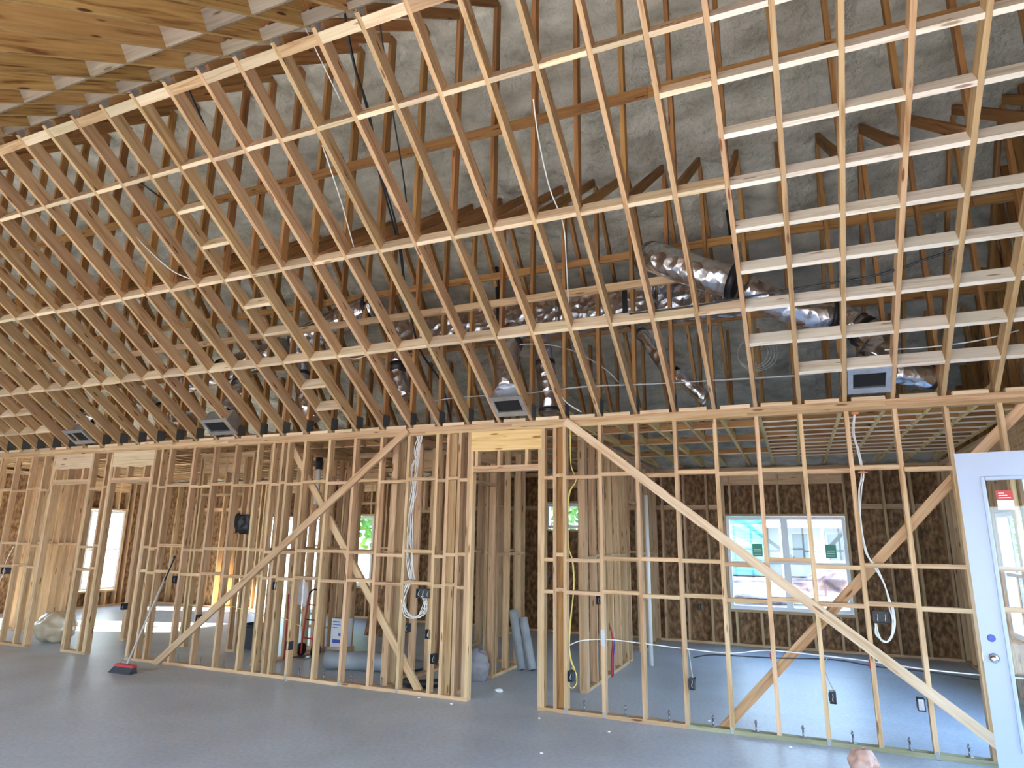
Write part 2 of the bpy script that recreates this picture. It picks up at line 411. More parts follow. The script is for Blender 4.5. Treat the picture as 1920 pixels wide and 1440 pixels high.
def sheath(Wl, p, q, holes, y_off, z0=-.1, z1=3.2, m=OSB):
    """strand board panels four feet wide with open joints, cut around the window holes"""
    p, q = Vector((*p, 0)), Vector((*q, 0)); d = (q-p); L = d.length; d /= L; n = Vector((-d.y, d.x, 0)); Z = Vector((0, 0, 1))
    s = 0
    def pan(a, b, u, v):
        if b-a > .02 and v-u > .02: board('sheathing_panel', Wl, m, p+d*(a+.003)+n*y_off+Z*(u+v)/2, p+d*(b-.003)+n*y_off+Z*(u+v)/2, .012, v-u)
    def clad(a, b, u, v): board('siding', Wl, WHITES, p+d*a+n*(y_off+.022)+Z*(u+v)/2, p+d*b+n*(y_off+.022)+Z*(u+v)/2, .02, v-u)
    c = 0
    for (a, b, u, v) in sorted(holes):
        clad(c, a, z0-.1, z1); clad(a, b, z0-.1, u); clad(a, b, v, z1); c = b
    clad(c, L, z0-.1, z1)
    while s < L:
        e = min(s+1.22, L); H = [h for h in holes if h[0] < e and h[1] > s]
        if not H:
            pan(s, e, z0, 2.34); pan(s, e, 2.346, z1)
        c = s
        for (a, b, u, v) in sorted(H):
            a, b = max(a, s), min(b, e)
            pan(c, a, z0, z1); pan(a, b, z0, u); pan(a, b, v, z1); c = b
        if H: pan(c, e, z0, z1)
        s = e

# -- the long stud wall in front of the camera
wb = root('wall_back')
BK = (2.416, 1.532, 1.2)
yc = .0445
def wst(x, z0=.038, z1=ZT, nm='stud', m=STUD): board(nm, wb, m, (x, yc, z0), (x, yc, z1), .038, .089, (0, 1, 0))
main = [TX(i) for i in range(-14, -3)]
studs = sorted([-14.6, -14.2, -13.8, -13.4, -13.0, -12.58, -12.17, -11.75, -11.40]+[x for x in main if abs(x-TX(-10)) > .01]+[-6.52, -6.36, -6.26]+[-3.80, -3.64]+[-2.44]+[TX(i) for i in range(0, 12)]+[-9.88, -8.67, -8.50])
for x in studs: wst(x, m=STUD)
board('stud', wb, CHORD, (-3.745, yc+.02, .038), (-3.745, yc+.02, ZT), .10, .05, (0, 1, 0))
board('stud', wb, WEB, (-2.385, yc+.03, .038), (-2.385, yc+.03, ZT), .07, .03, (0, 1, 0))
for (a, b) in ((-11.10, -10.26), (-9.71, -8.87), (-3.455, -2.635)):
    for x in (a-.057, b+.057): wst(x, nm='king_stud')
    for x in (a-.019, b+.019): wst(x, z1=2.737, nm='trimmer')
    board('header', wb, YELLOW if a > -4 else BLOCK, (a-.038, yc, 2.852), (b+.038, yc, 2.852), .08, .23)
    block('header', wb, STUD, a-.0, b+.0, 0, .089, 2.490, 2.525); block('header', wb, STUD, a, b, 0, .089, 2.527, 2.562)
    for x in (a+.02, (a+b)/2-.1, b-.16): block('cripple', wb, STUD, x, x+.038, 0, .089, 2.562, 2.737)
doors = ((-11.10, -10.26), (-9.71, -8.87), (-3.455, -2.635))
allx = sorted(studs+[d for a, b in doors for d in (a-.057, b+.057)])
for k in range(len(allx)-1):
    a, b = allx[k]+.019, allx[k+1]-.019
    if b-a < .03 or any(abs((a+b)/2-(u+v)/2) < .3 for u, v in doors): continue
    for z in BK:
        zz = z+(.012 if k % 2 else -.012)
        if z == 1.532 and k % 3 == 0: zz += .03
        block('blocking', wb, STUD, a, b, 0, .089, zz-.019, zz+.019)
ends = [-15.6, -11.10, -10.26, -9.71, -8.87, -3.455, -2.635, 2.2]
for a, b in zip(ends[::2], ends[1::2]):
    if b-a > 3 and b > 0:
        block('sill_plate', wb, CHORD, a, -1.1, 0, .089, 0, .038); block('sill_plate', wb, TREATED, -1.1, b, 0, .089, 0, .038)
    else: block('sill_plate', wb, STUD, a, b, 0, .089, 0, .038)
for k in range(2):
    x = -15.6
    while x < 2.2:
        x1 = min(x+random.uniform(3.2, 4.8), 2.2); block('top_plate', wb, STUD if k else CHORD, x, x1, 0, .089, ZT+.038*k+.0, ZT+.038*k+.037); x = x1+.002
block('top_plate', wb, CHORD, -15.6, 2.2, -.002, .06, ZT+.076, ZT+.096)
for i in range(I0, I1):
    x0, x1 = bay(i); a = x0+.03+abs(jit(.02)); b = x1-.03-abs(jit(.02))
    block('plate_block', wb, BLOCK, a, b, 0, .07, ZT+.097, ZT+.132)
for x in [TX(i)+.21 for i in range(0, 11)]+[TX(i)+.16 for i in (-14, -13, -12, -9, -8, -7, -6)]:
    t = lathe('anchor_bolt', STEEL, [(.03, 0), (.03, .005), (.008, .006), (.008, .07), (.014, .071), (.014, .082), (.008, .083), (.008, .10)], wb, 8)
    t.location = (x+jit(.03), .045, .038)
for x in [TX(i) for i in (1, 4, 8, 0, 6)]+[TX(i) for i in (-9, -7, -5)]:
    multi('metal_strap', STEEL, [(x-.012, x+.012, -.004, -.001, 0, .06), (x-.014, x+.014, -.03, -.001, .001, .003)], wb)
# diagonal braces nailed across the studs
def brace(p, q, y, m=STUD, par=wb): board('brace', par, m, (p[0], y, p[1]), (q[0], y, q[1]), .038, .089, (0, 0, 1))
brace((-4.37, 3.03), (-8.24, -.01), -.021, STUD); brace((-2.30, 3.03), (1.80, -.17), -.021, BLOCK)
brace((-.80, -.0), (1.345, 2.33), .111, CHORD); brace((1.345, 2.33), (1.95, 2.96), .111, STUD)
brace((-6.36, 3.0), (-4.12, .02), .111, STUD)

# -- exterior walls
wr = root('wall_rear')
RW = 5.65
run(wr, (-15.6, RW), (2.2, RW), [(-9.50+15.6, -8.70+15.6, .66, 2.19), (-4.60+15.6, -3.88+15.6, 1.93, 2.43), (-1.17+15.6, .76+15.6, .59, 2.18), (-11.9+15.6, -9.95+15.6, .04, 2.15)], rows=(), depth=.14, first=.30)
sheath(wr, (-15.6, RW), (2.2, RW), [(-9.50+15.6, -8.70+15.6, .66, 2.19), (-4.60+15.6, -3.88+15.6, 1.93, 2.43), (-1.17+15.6, .76+15.6, .59, 2.18), (-11.9+15.6, -9.95+15.6, .04, 2.15)], .078)
for (a, b) in ((-14.1, -12.1), (-8.6, -4.7), (-3.8, -1.3), (.9, 2.1)):
    block('sheathing_joint_block', wr, STUD, a, b, RW+.02, RW+.065, 2.30, 2.385)
wrt = root('wall_right')
run(wrt, (2.27, 5.72), (2.27, -.80), [(5.72-2.83, 5.72-1.71, .69, 2.12), (5.72-1.62, 5.72+.60, .04, 2.55)], depth=.14, first=.22)
sheath(wrt, (2.27, 5.72), (2.27, -.80), [(5.72-2.83, 5.72-1.71, .69, 2.12), (5.72-1.62, 5.72+.60, .04, 2.55)], .078)
board('sheathing_panel', wrt, OSB, (2.36, -3.6, 5.2), (2.36, 5.7, 5.2), .012, 5.2)
board('sheathing_panel', wrt, OSB, (2.36, -9.8, 5.05), (2.36, -3.6, 5.05), .012, 4.9)
for k in range(23):
    y = -3.4+.4064*k
    board('gable_stud', wrt, WEB, (2.285, y, 3.06), (2.285, y, zr(y)-.02), .038, .089, (1, 0, 0))
    me = bpy.data.meshes.new('gf'); vs, fs = [], []
    nz = 40; ny = 5
    for j in range(nz+1):
        for q in range(ny+1):
            yy = y+.02+(.366)*q/ny; zz = 3.12+(zr(yy)-3.12)*j/nz
            dd = .05*math.sin(math.pi*q/ny)+.03*noise.noise(Vector((yy*5, zz*3, 4)))+.02*noise.noise(Vector((yy*14, zz*9, 2)))
            vs.append((2.345-dd, yy, zz))
    for j in range(nz):
        for q in range(ny):
            a = j*(ny+1)+q; fs.append((a, a+1, a+ny+2, a+ny+1))
    me.from_pydata(vs, [], fs); me.polygons.foreach_set('use_smooth', [True]*len(fs)); g = link('gable_foam', me, FOAM, wrt)
wl_ = root('wall_left')
board('sheathing_panel', wl_, OSB, (-15.76, -9.5, 5.3), (-15.76, 5.7, 5.3), .012, 4.4)
for k in range(38): board('gable_stud', wl_, WEB, (-15.70, -9.3+.4064*k, 3.06), (-15.70, -9.3+.4064*k, min(zr(-9.3+.4064*k)-.1, 7.3)), .038, .089, (1, 0, 0))
run(wl_, (-15.67, -7.3), (-15.67, 5.72), [(7.3+.14, 7.3+1.76, .08, 2.28), (7.3+3.80, 7.3+4.72, .38, 2.28)], depth=.14)
sheath(wl_, (-15.67, -7.3), (-15.67, 5.72), [(7.3+.14, 7.3+1.76, .08, 2.28), (7.3+3.80, 7.3+4.72, .38, 2.28)], .078, z1=3.4)

wf = root('wall_front')
FO = [(1.6, 8.6, .2, 2.4), (11.6, 17.1, .0, 2.35)]  # unseen front openings, sized for the daylight they let in
run(wf, (-15.67, -7.45), (2.27, -7.45), FO, depth=.14, ztop=3.0)
sheath(wf, (-15.67, -7.45), (2.27, -7.45), FO, -.095, z1=3.4)
wrf = root('wall_right_front')
RO = [(1.6, 3.9, .3, 2.3)]
run(wrf, (2.27, -1.80), (2.27, -7.36), RO, depth=.14)
sheath(wrf, (2.27, -1.80), (2.27, -7.36), RO, .078)
# -- partitions of the rooms behind
w = root('wall_hall_right'); R3 = (1.53,)
run(w, (-2.43, .97), (-2.43, 5.55), [(2.35, 3.15, 0, 2.30)], rows=R3, first=.06)
block('stud', w, STUD, -2.475, -2.385, 1.04, 1.078, .038, ZT)
w = root('wall_hall_left')
run(w, (-3.76, .2), (-3.76, 2.3), [(.18, 1.02, 0, 2.42)], rows=R3, first=1.12)
run(w, (-3.76, 2.3), (-4.35, 2.3), rows=R3)
w = root('wall_closet')
run(w, (-4.62, .12), (-4.62, 2.3), rows=R3, first=.2)
run(w, (-3.3, 4.5), (-2.5, 4.5), rows=R3)
w = root('wall_bath')
run(w, (-6.95, .45), (-6.95, 2.6), rows=R3, first=.2, sp=.2032)
run(w, (-6.5, 1.85), (-4.7, 1.85), [(.85, 1.6, 0, 2.1)], rows=R3, first=.10)
w = root('wall_kitchen')
run(w, (-9.16, 1.18), (-7.98, 1.18), [(.12, 1.00, 0, 2.35)], rows=R3, first=.6)
run(w, (-7.5, 1.9), (-7.0, 1.9), rows=R3, first=.2)
run(w, (-9.1, 3.95), (-6.6, 3.95), [(.9, 1.7, 0, 2.35)], rows=R3)
w = root('wall_left_bedroom')
run(w, (-13.4, 1.05), (-11.72, 1.05), rows=(1.53,), first=.10, sp=.17)
run(w, (-10.42, 1.1), (-10.42, 1.62), rows=(), first=.12, sp=.12)
w = root('wall_rear_bedroom')
run(w, (-5.1, 3.0), (-5.1, 5.55), [(.7, 1.5, 0, 2.3)], rows=(1.53,), first=.2)

# ------------------------------------------------------------------ windows and the door
def window(name, x0, x1, z0, z1, y, units=1, hung=True, label=False, axis='x'):
    w = root(name)
    def B(nm, m, a, b, u, v, d0=-.05, d1=.05, par=w):
        if axis == 'x': return multi(nm, m, [(a, b, y+d0, y+d1, u, v)], par)
        return multi(nm, m, [(y+d0, y+d1, a, b, u, v)], par)
    B('frame', VINYL, x0, x1, z1-.05, z1); B('frame', VINYL, x0, x1, z0, z0+.06); B('frame', VINYL, x0, x0+.05, z0+.06, z1-.05); B('frame', VINYL, x1-.05, x1, z0+.06, z1-.05)
    uw = (x1-x0)/units
    for k in range(units):
        a, b = x0+uw*k, x0+uw*(k+1)
        if k: B('mullion', VINYL, a-.055, a+.055, z0+.06, z1-.05)
        ai, bi = a+(.055 if k else .05), b-(.055 if k < units-1 else .05)
        if hung:
            zm = (z0+z1)/2
            B('meeting_rail', VINYL, ai, bi, zm-.02, zm+.02, -.03, .03)
            B('pane', GLASS, ai, bi, z0+.06, zm-.02, -.012, -.008); B('pane', GLASS, ai, bi, zm+.02, z1-.05, .008, .012)
        else: B('pane', GLASS, ai, bi, z0+.06, z1-.05, -.002, .002)
        if label:
            s = ai+(bi-ai)*(.42 if k == 0 else .66)
            l = B('sticker', GREENL, s, s+.17, zm+.10, zm+.32, .002, .006)
            for q in range(3): multi('sticker_line', PAPER, [(s+.02, s+.15, y-.001, y+.001, zm+.13+.04*q, zm+.145+.04*q)], l)
    return w
window('window_added_10', -5.69, -3.41, .31, 2.29, 2.27, 2, axis='y')  # unseen window added to throw light on the right-hand blocking
window('window_added_11', -14.06, -7.08, .21, 2.39, -7.45, 5, hung=False)  # unseen front glazing, widened to bring light to the left side
window('window_1', -1.16, .75, .60, 2.17, RW, 2, True, True)
window('window_2', -4.59, -3.89, 1.94, 2.42, RW, 1, False)
window('window_3', -9.49, -8.71, .67, 2.18, RW, 1)
window('window_4', 1.72, 2.82, .70, 2.11, 2.27, 1, axis='y')
window('window_added_8', -.59, 1.61, .05, 2.54, 2.27, 2, hung=False, axis='y')  # out-of-view patio glazing, added to brighten the right room floor
window('window_5', 3.81, 4.71, .39, 2.27, -15.67, 2, axis='y')
window('window_added_6', .15, 1.75, .09, 2.27, -15.67, 2, axis='y')  # unseen end-wall glazing, added to let sun into the left rooms
window('window_9', -11.89, -9.96, .05, 2.14, RW, 2, hung=False)

dr = root('door_1', loc=(1.222, -.62, 0)); dr.rotation_euler = (0, 0, math.radians(-12.4))
DW, DH = .915, 2.455
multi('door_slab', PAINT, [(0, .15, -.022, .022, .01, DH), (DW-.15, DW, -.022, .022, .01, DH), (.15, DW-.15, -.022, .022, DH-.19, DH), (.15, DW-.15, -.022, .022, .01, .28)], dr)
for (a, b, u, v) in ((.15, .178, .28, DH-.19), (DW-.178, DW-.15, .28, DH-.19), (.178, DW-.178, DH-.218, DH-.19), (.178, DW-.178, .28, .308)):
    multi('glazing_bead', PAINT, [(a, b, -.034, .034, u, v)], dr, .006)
multi('pane', GLASS, [(.17, DW-.17, -.003, .003, .30, DH-.21)], dr)
st = multi('sticker', RED, [(.235, .34, -.0065, -.0045, 2.08, 2.155)], dr)
multi('sticker_label', PAPER, [(.235, .34, -.0063, -.0047, 2.005, 2.08)], st)
for k in range(3): multi('sticker_text', PAPER, [(.25, .325-.02*k, -.0075, -.006, 2.095+.018*k, 2.101+.018*k)], st)
RX = Matrix.Rotation(math.radians(90), 4, 'X')
kn = lathe('door_knob', CHROME, [(.034, 0), (.034, .006), (.014, .010), (.012, .030), (.026, .042), (.031, .055), (.026, .068), (.010, .074)], dr, 20, RX); kn.location = (.07, -.022, .915)
kn = lathe('door_knob', CHROME, [(.034, 0), (.034, .006), (.014, .010), (.012, .030), (.026, .042), (.031, .055), (.026, .068), (.010, .074)], dr, 20, Matrix.Rotation(math.radians(-90), 4, 'X')); kn.location = (.07, .022, .915)
dh = lathe('deadbolt_bore', BLUEP, [(.027, 0), (.027, .002), (.022, .003), (.022, .0035)], dr, 20, RX); dh.location = (.07, -.022, 1.055)
multi('latch_plate', CHROME, [(-.002, 0, -.012, .012, .885, .945)], dr)
for z in (.25, 1.2, 2.2): multi('hinge', CHROME, [(DW-.002, DW+.03, -.026, -.02, z, z+.1)], dr)

# ------------------------------------------------------------------ ducts
def ring(name, m, p, axis, r, wid, parent):
    a = Vector(axis).normalized(); p = Vector(p)
    return tube(name, m, [p-a*wid/2, p+a*wid/2], r, parent, n=20)
def duct(label, pts, r, straps=(), name='flexible_duct', group=None, sub=6):
    t = thing(name, label, 'duct', group=group)
    me = tube_mesh(pts, r, n=20, sub=sub, wob=.05); link('foil_jacket', me, FOIL, t)
    for (i, f, wd) in straps:
        a, b = Vector(pts[i]), Vector(pts[i+1]); ring('strap', BLACK, a.lerp(b, f), b-a, r*1.09, wd, t)
    return t
td = thing('trunk_duct', 'long rectangular foil wrapped trunk duct running behind the attic posts', 'duct')
x = -4.9
while x < -.4:
    x1 = min(x+1.2, -.36)
    multi('duct_section', FOIL, [(x, x1-.006, .30, .74, 4.28, 4.70)], td, .03); x = x1
for x in (-3.3, -1.66): multi('strap', BLACK, [(x-.03, x+.03, .285, .755, 4.265, 4.715)], td)
duct('fat foil flexible duct that bends over the right end of the trunk duct', [(-1.36, .22, 4.93), (-1.24, -.12, 4.80), (-.95, -.22, 4.62), (-.62, -.22, 4.44), (-.38, -.22, 4.34)], .17, [(0, .8, .05), (3, .9, .07)])
duct('foil flexible duct sloping down towards the rightmost register box', [(-.30, -.2, 4.28), (-.05, -.1, 4.12), (.30, .0, 3.98), (.55, .05, 3.92), (.70, .0, 3.80)], .15, [(2, .8, .06)])
duct('short crumpled foil elbow standing on the rightmost register box', [(.70, .05, 3.80), (.86, .0, 3.66), (.86, -.04, 3.52), (.76, -.1, 3.40)], .15, [(0, .3, .05)])
duct('foil duct stub lying on the plate right of the rightmost register box', [(.95, .05, 3.34), (1.15, .12, 3.30), (1.33, .2, 3.28)], .11, [(1, .8, .05)])
duct('thin silver flexible duct running down to the right room ceiling', [(-1.52, .38, 4.12), (-1.40, .32, 3.95), (-1.2, .25, 3.62), (-1.0, .22, 3.43), (-.78, .22, 3.22)], .075, [(0, .2, .04), (2, .4, .04)])
duct('wrinkled foil duct dropping onto the register box above the hall doorway', [(-3.0, .15, 4.22), (-3.02, .0, 4.0), (-3.0, -.1, 3.75), (-2.95, -.16, 3.42)], .15, [(0, .85, .06)])
duct('foil duct hanging behind the wrinkled one above the hall doorway', [(-2.75, .35, 4.15), (-2.68, .3, 3.85), (-2.62, .28, 3.5), (-2.60, .28, 3.2)], .12, [(1, .1, .05), (2, .9, .04)])
duct('round foil duct rising towards the left end of the trunk duct', [(-6.55, .3, 4.50), (-6.1, .25, 4.62), (-5.6, .2, 4.74), (-5.1, .18, 4.84)], .19, [(2, .8, .05)])
duct('short foil elbow with black collar below the trunk duct', [(-4.62, .18, 4.22), (-4.70, .15, 3.98), (-4.66, .15, 3.78), (-4.52, .15, 3.50)], .10, [(1, .3, .12)])
duct('foil duct lying level to the left of the rising round duct', [(-8.9, .45, 4.12), (-8.2, .4, 4.22), (-7.5, .35, 4.33), (-6.8, .32, 4.44)], .17, [(1, .2, .05)])
duct('foil duct curling down onto the third register box from the right', [(-7.55, .30, 4.05), (-7.45, .2, 3.85), (-7.4, .05, 3.62), (-7.38, -.1, 3.42)], .14, [(0, .7, .06)])
duct('foil duct sagging above the left door headers', [(-9.9, .35, 4.0), (-9.4, .3, 3.75), (-9.0, .3, 3.58), (-8.5, .3, 3.44)], .13, [(1, .5, .05)])
duct('foil duct dropping from the attic to the third bay left of the cable bundle', [(-6.5, .35, 4.2), (-6.35, .25, 3.9), (-6.2, .2, 3.6), (-6.05, .2, 3.3)], .12, [(0, .8, .05)])
duct('foil duct resting behind the leftmost register box', [(-11.6, .35, 3.9), (-11.1, .2, 3.7), (-10.6, .05, 3.52), (-10.4, -.1, 3.44)], .13, [(1, .5, .05)])
def register(xc, label, w=.40):
    t = thing('register_box', label, 'duct boot', (xc, 0, 0), 'register boxes along the foot of the vault')
    p = Vector((0, 0, 3.08))+DIR*.235
    M = Matrix((Vector((1, 0, 0)), DIR, NRM)).transposed().to_4x4(); M.translation = p
    def add(nm, m, parts, par=t):
        o = multi(nm, m, parts); o.data.transform(M); o.parent = par; return o
    hw, hh = w/2, .155
    add('flange', GALV, [(-hw, hw, -hh, -hh+.07, -.012, .004), (-hw, hw, hh-.06, hh, -.012, .004), (-hw, -hw+.045, -hh+.07, hh-.06, -.012, .004), (hw-.045, hw, -hh+.07, hh-.06, -.012, .004)])
    add('side_panel', GALV, [(-hw+.02, -hw+.045, -hh+.05, hh-.04, .004, .2), (hw-.045, hw-.02, -hh+.05, hh-.04, .004, .2), (-hw+.045, hw-.045, -hh+.05, -hh+.07, .004, .2), (-hw+.045, hw-.045, hh-.06, hh-.04, .004, .2)])
    add('liner', LINER, [(-hw+.046, hw-.046, -hh+.071, hh-.061, .010, .19)])
register(.725, 'sheet metal register box at the right, low under the vault', .36)
register(-2.925, 'sheet metal register box above the hall doorway header', .40)
register(-7.38, 'sheet metal register box between the two doors and the diagonal brace', .50)
register(-10.36, 'leftmost sheet metal register box above the left door header', .46)
for k, (x, y, z) in enumerate(((-3.55, .75, 4.95), (-.45, .45, 5.05), (-6.9, .6, 4.7))):
    tag(link('hanger_strap', tube_mesh([(x, y, z+.45), (x+.02, y, z+.1), (x+.05, y-.02, z-.1)], .03, n=6, smooth=False), BLACK),
        ('black hanger strap beside the middle of the trunk duct', 'black hanger strap above the fat bending duct', 'black hanger strap above the level left duct')[k], 'strap')

# ------------------------------------------------------------------ cables
def cable(label, m, pts, r=.006, cat='cable', name='cable', group=None, sub=5):
    return tag(tube(name, m, pts, r, sub=sub, n=6), label, cat, group)
def bundle(label, m, pts, n, r=.006, spread=.03, name='cable_bundle', sub=5):
    t = thing(name, label, 'cables')
    for k in range(n):
        ph = [(p[0]+jit(spread), p[1]+jit(spread*.5), p[2]+(jit(spread*.3) if 0 < q < len(pts)-1 else 0)) for q, p in enumerate(pts)]
        tube('cable', m, ph, r, t, sub=sub, n=6)
    return t
cable('white cable hanging down behind the vault rafters in the middle', WIRE, [(-1.67, -2.67, 5.16), (-1.72, -2.42, 4.98), (-1.75, -2.07, 4.72), (-1.73, -1.76, 4.51), (-1.82, -1.4, 4.26), (-1.96, -.89, 3.92), (-1.99, -.60, 3.73), (-1.97, -.55, 3.70)])
cable('white cable curving from the vault down to the plate at the brace top', WIRE, [(-2.36, -.60, 3.72), (-2.31, -.5, 3.58), (-2.32, -.22, 3.37), (-2.28, -.05, 3.24), (-2.14, .06, 3.14)], .007)
cable('short white cable end dangling behind the rafters left of the middle', WIRE, [(-3.70, -2.75, 5.2), (-3.74, -2.56, 5.06), (-3.81, -2.29, 4.88), (-3.92, -1.94, 4.64), (-3.94, -1.87, 4.58)])
cable('white cable bowed across the rafters at the far left', WIRE, [(-6.42, -2.7, 5.02), (-6.39, -2.6, 4.94), (-6.35, -2.35, 4.78), (-6.24, -2.13, 4.62), (-6.1, -2.0, 4.55)], .006)
cable('thin white cable hanging near the ridge', WIRE, [(-3.38, -3.60, 5.9), (-3.36, -3.32, 5.67), (-3.35, -2.96, 5.41)], .005)
bundle('pair of black cables running down the attic left of the middle', BLACK, [(-3.05, -3.4, 5.95), (-3.09, -3.24, 5.81), (-3.18, -3.0, 5.65), (-3.25, -2.71, 5.44), (-3.39, -2.31, 5.17), (-3.48, -1.91, 4.89), (-3.6, -1.56, 4.66), (-3.74, -1.19, 4.4), (-4.1, -.3, 4.0), (-4.1, .3, 3.7), (-3.92, .3, 3.12)], 2, .010, .02)
cable('single black cable hanging to the right of the black pair', BLACK, [(-2.79, -3.24, 5.81), (-2.88, -3.01, 5.65), (-3.01, -2.68, 5.43), (-3.17, -2.23, 5.11), (-3.28, -1.97, 4.94)], .007)
cable('black cable slanting across the vault near the ridge', BLACK, [(-4.75, -3.4, 5.7), (-4.80, -3.27, 5.63), (-4.86, -3.01, 5.45), (-4.90, -2.75, 5.27)], .012)
cable('short black cable behind the leftmost rafters', BLACK, [(-6.1, -2.85, 5.36), (-6.03, -2.78, 5.3), (-5.92, -2.64, 5.2), (-5.83, -2.49, 5.1)], .010)
bundle('level grey cables strung above the wall plate in the middle', GWIRE, [(-4.10, .12, 3.15), (-4.04, -.02, 3.33), (-3.93, -.02, 3.39), (-3.41, -.02, 3.40), (-2.72, -.02, 3.39), (-2.07, -.02, 3.41), (-1.29, -.02, 3.38), (-.25, -.02, 3.36), (.3, -.02, 3.35)], 2, .006, .015)
cable('pale cable drooping above the wall plate at the right', WIRE, [(.88, -.2, 3.49), (1.22, -.2, 3.48), (1.59, -.2, 3.5), (1.91, -.2, 3.56)], .006)
cable('black cable lying along the blocking row at the right', BLACK, [(-1.33, -.96, 3.87), (-.73, -.96, 3.87), (.1, -1.0, 3.90), (.76, -1.03, 3.92), (1.21, -1.13, 3.99), (1.68, -1.26, 4.08), (2.1, -1.35, 4.16)], .009)
co = thing('cable_coil', 'coil of grey cable hanging in the attic left of the rightmost register box', 'cables', (-.30, .55, 3.78))
for k in range(4):
    r = .16+.018*k
    tube('cable', GWIRE, [(r*math.cos(a)+.015*k, .01*k, r*.95*math.sin(a)) for a in [2*math.pi*q/20 for q in range(21)]], .005, co, n=5, caps=False)
lp = thing('cable_coil', 'loop of white cable on the second blocking row left of the trunk duct', 'cables', (-4.75, -.6, 3.93))
tube('cable', WIRE, [(.17*math.cos(a), .06*math.sin(a), .10*math.sin(a)) for a in [2*math.pi*q/20 for q in range(21)]], .006, lp, n=6, caps=False)
cable('grey cables sagging in the attic right of the duct above the hall', GWIRE, [(-2.75, -.3, 3.90), (-2.5, -.1, 3.93), (-2.2, .1, 3.86), (-1.9, .2, 3.66), (-1.75, .25, 3.5)], .007)
bundle('fat bundle of white cables dropping to the switch box left of the hall', WIRE, [(-4.24, .05, 3.0), (-4.27, .05, 2.79), (-4.29, .05, 2.55), (-4.31, .05, 2.23), (-4.33, .05, 1.91), (-4.30, .05, 1.53), (-4.25, .05, 1.25)], 9, .005, .055)
bundle('white cable loops hanging from the switch box left of the hall', WIRE, [(-4.25, .04, 1.24), (-4.33, .03, 1.12), (-4.35, .02, .97), (-4.25, .01, .85), (-4.11, .01, .84), (-4.03, .02, .95), (-4.06, .03, 1.07)], 6, .005, .045)
bundle('white cables dropping to the switch box on the right side of the wall', WIRE, [(.59, .07, 2.96), (.57, .07, 2.77), (.59, .07, 2.60), (.61, .07, 2.37), (.57, .06, 2.22), (.555, .05, 1.92), (.57, .05, 1.66), (.63, .05, 1.53), (.68, .05, 1.38), (.71, .04, 1.2)], 4, .0055, .014)
bundle('white cable loops below the switch box on the right side of the wall', WIRE, [(.71, .03, 1.22), (.72, .02, 1.05), (.68, .01, .92), (.62, .01, .90), (.58, .02, .95), (.585, .03, 1.05)], 4, .0055, .02)
bundle('yellow cables running down the stud right of the hall doorway', YWIRE, [(-2.27, .06, 2.97), (-2.26, .06, 2.56), (-2.20, .06, 2.38), (-2.29, .06, 2.2), (-2.30, .06, 1.69), (-2.26, .06, 1.52), (-2.25, .06, 1.24), (-2.29, .06, .81), (-2.29, .06, .55), (-2.24, .05, .42)], 2, .0055, .012)
cable('yellow cable looped below the outlet box right of the hall doorway', YWIRE, [(-2.27, .05, .44), (-2.22, .03, .40), (-2.21, .02, .30), (-2.25, .01, .25), (-2.30, .02, .27), (-2.31, .03, .33)], .0055)
cable('white cable strung level through the studs of the right room', WIRE, [(-2.30, .045, .65), (-2.16, .045, .71), (-1.88, .045, .74), (-1.55, .045, .73), (-1.13, .045, .71), (-.68, .045, .70), (-.34, .045, .75), (.11, .045, .74), (.54, .045, .72), (.94, .045, .69), (1.36, .045, .68), (1.8, .045, .68)], .006)
cable('black cable sagging under the white one through the right studs', BLACK, [(-1.03, .06, .63), (-.83, .06, .67), (-.3, .06, .685), (.2, .06, .71), (.54, .06, .68), (.92, .06, .67), (1.3, .06, .64)], .006)
cable('grey cable feeding the outlet box under the first diagonal brace right of the window', GWIRE, [(.16, .06, .72), (.13, .05, .66), (.15, .04, .55), (.19, .04, .45)], .005)
cable('grey cable dropping to the outlet box beside the broad right brace foot', GWIRE, [(-1.07, .06, .70), (-1.06, .05, .60), (-1.04, .04, .45)], .005)
cable('coil of white cable beside the leftmost stud', WIRE, [(-11.9, .05, 1.5), (-12.0, .03, 1.25), (-11.96, 0, 1.05), (-12.05, -.02, .92), (-12.2, -.02, .95), (-12.15, 0, 1.08)], .007)
cable('brown cable draped through the studs left of the diagonal brace', YWIRE, [(-7.9, .1, .78), (-7.5, .1, .76), (-7.1, .1, .80), (-6.6, .1, .72), (-6.2, .1, .70), (-5.9, .1, .62)], .005)

# ------------------------------------------------------------------ electrical boxes
def ebox(x, z, label, gang=1, y=.0, lid=False):
    w = .055*gang+.01*(gang-1)
    t = thing('outlet_box', label, 'electrical box', (x, y, z))
    multi('box_shell', BOXP, [(-w/2, w/2, .07, .074, -.05, .05), (-w/2, -w/2+.004, -.012, .07, -.05, .05), (w/2-.004, w/2, -.012, .07, -.05, .05), (-w/2, w/2, -.012, .07, .046, .05), (-w/2, w/2, -.012, .07, -.05, -.046)], t)
    multi('box_cover' if lid else 'box_interior', GALV if lid else BLACK, [(-w/2+.005, w/2-.005, .02, .06, -.045, .045)], t)  # grey metal lid on the covered box, black inside the open ones
    for k in range(gang):
        tube('conductor', WIRE, [(-w/2+.028+.06*k, .03, .03), (-w/2+.03+.06*k, .0, .01), (-w/2+.024+.06*k, .0, -.02), (-w/2+.03+.06*k, .02, -.035)], .003, t, n=5, sub=3)
    multi('mounting_tab', BOXP, [(-w/2-.006, -w/2, .0, .05, -.03, .03)], t)
ebox(-1.045, .40, 'black outlet box on the second stud left of the big window')
ebox(.175, .40, 'black outlet box with two pale wires below the big window right half')
ebox(.855, .41, 'grey faced outlet box beside the broad right brace', lid=True)
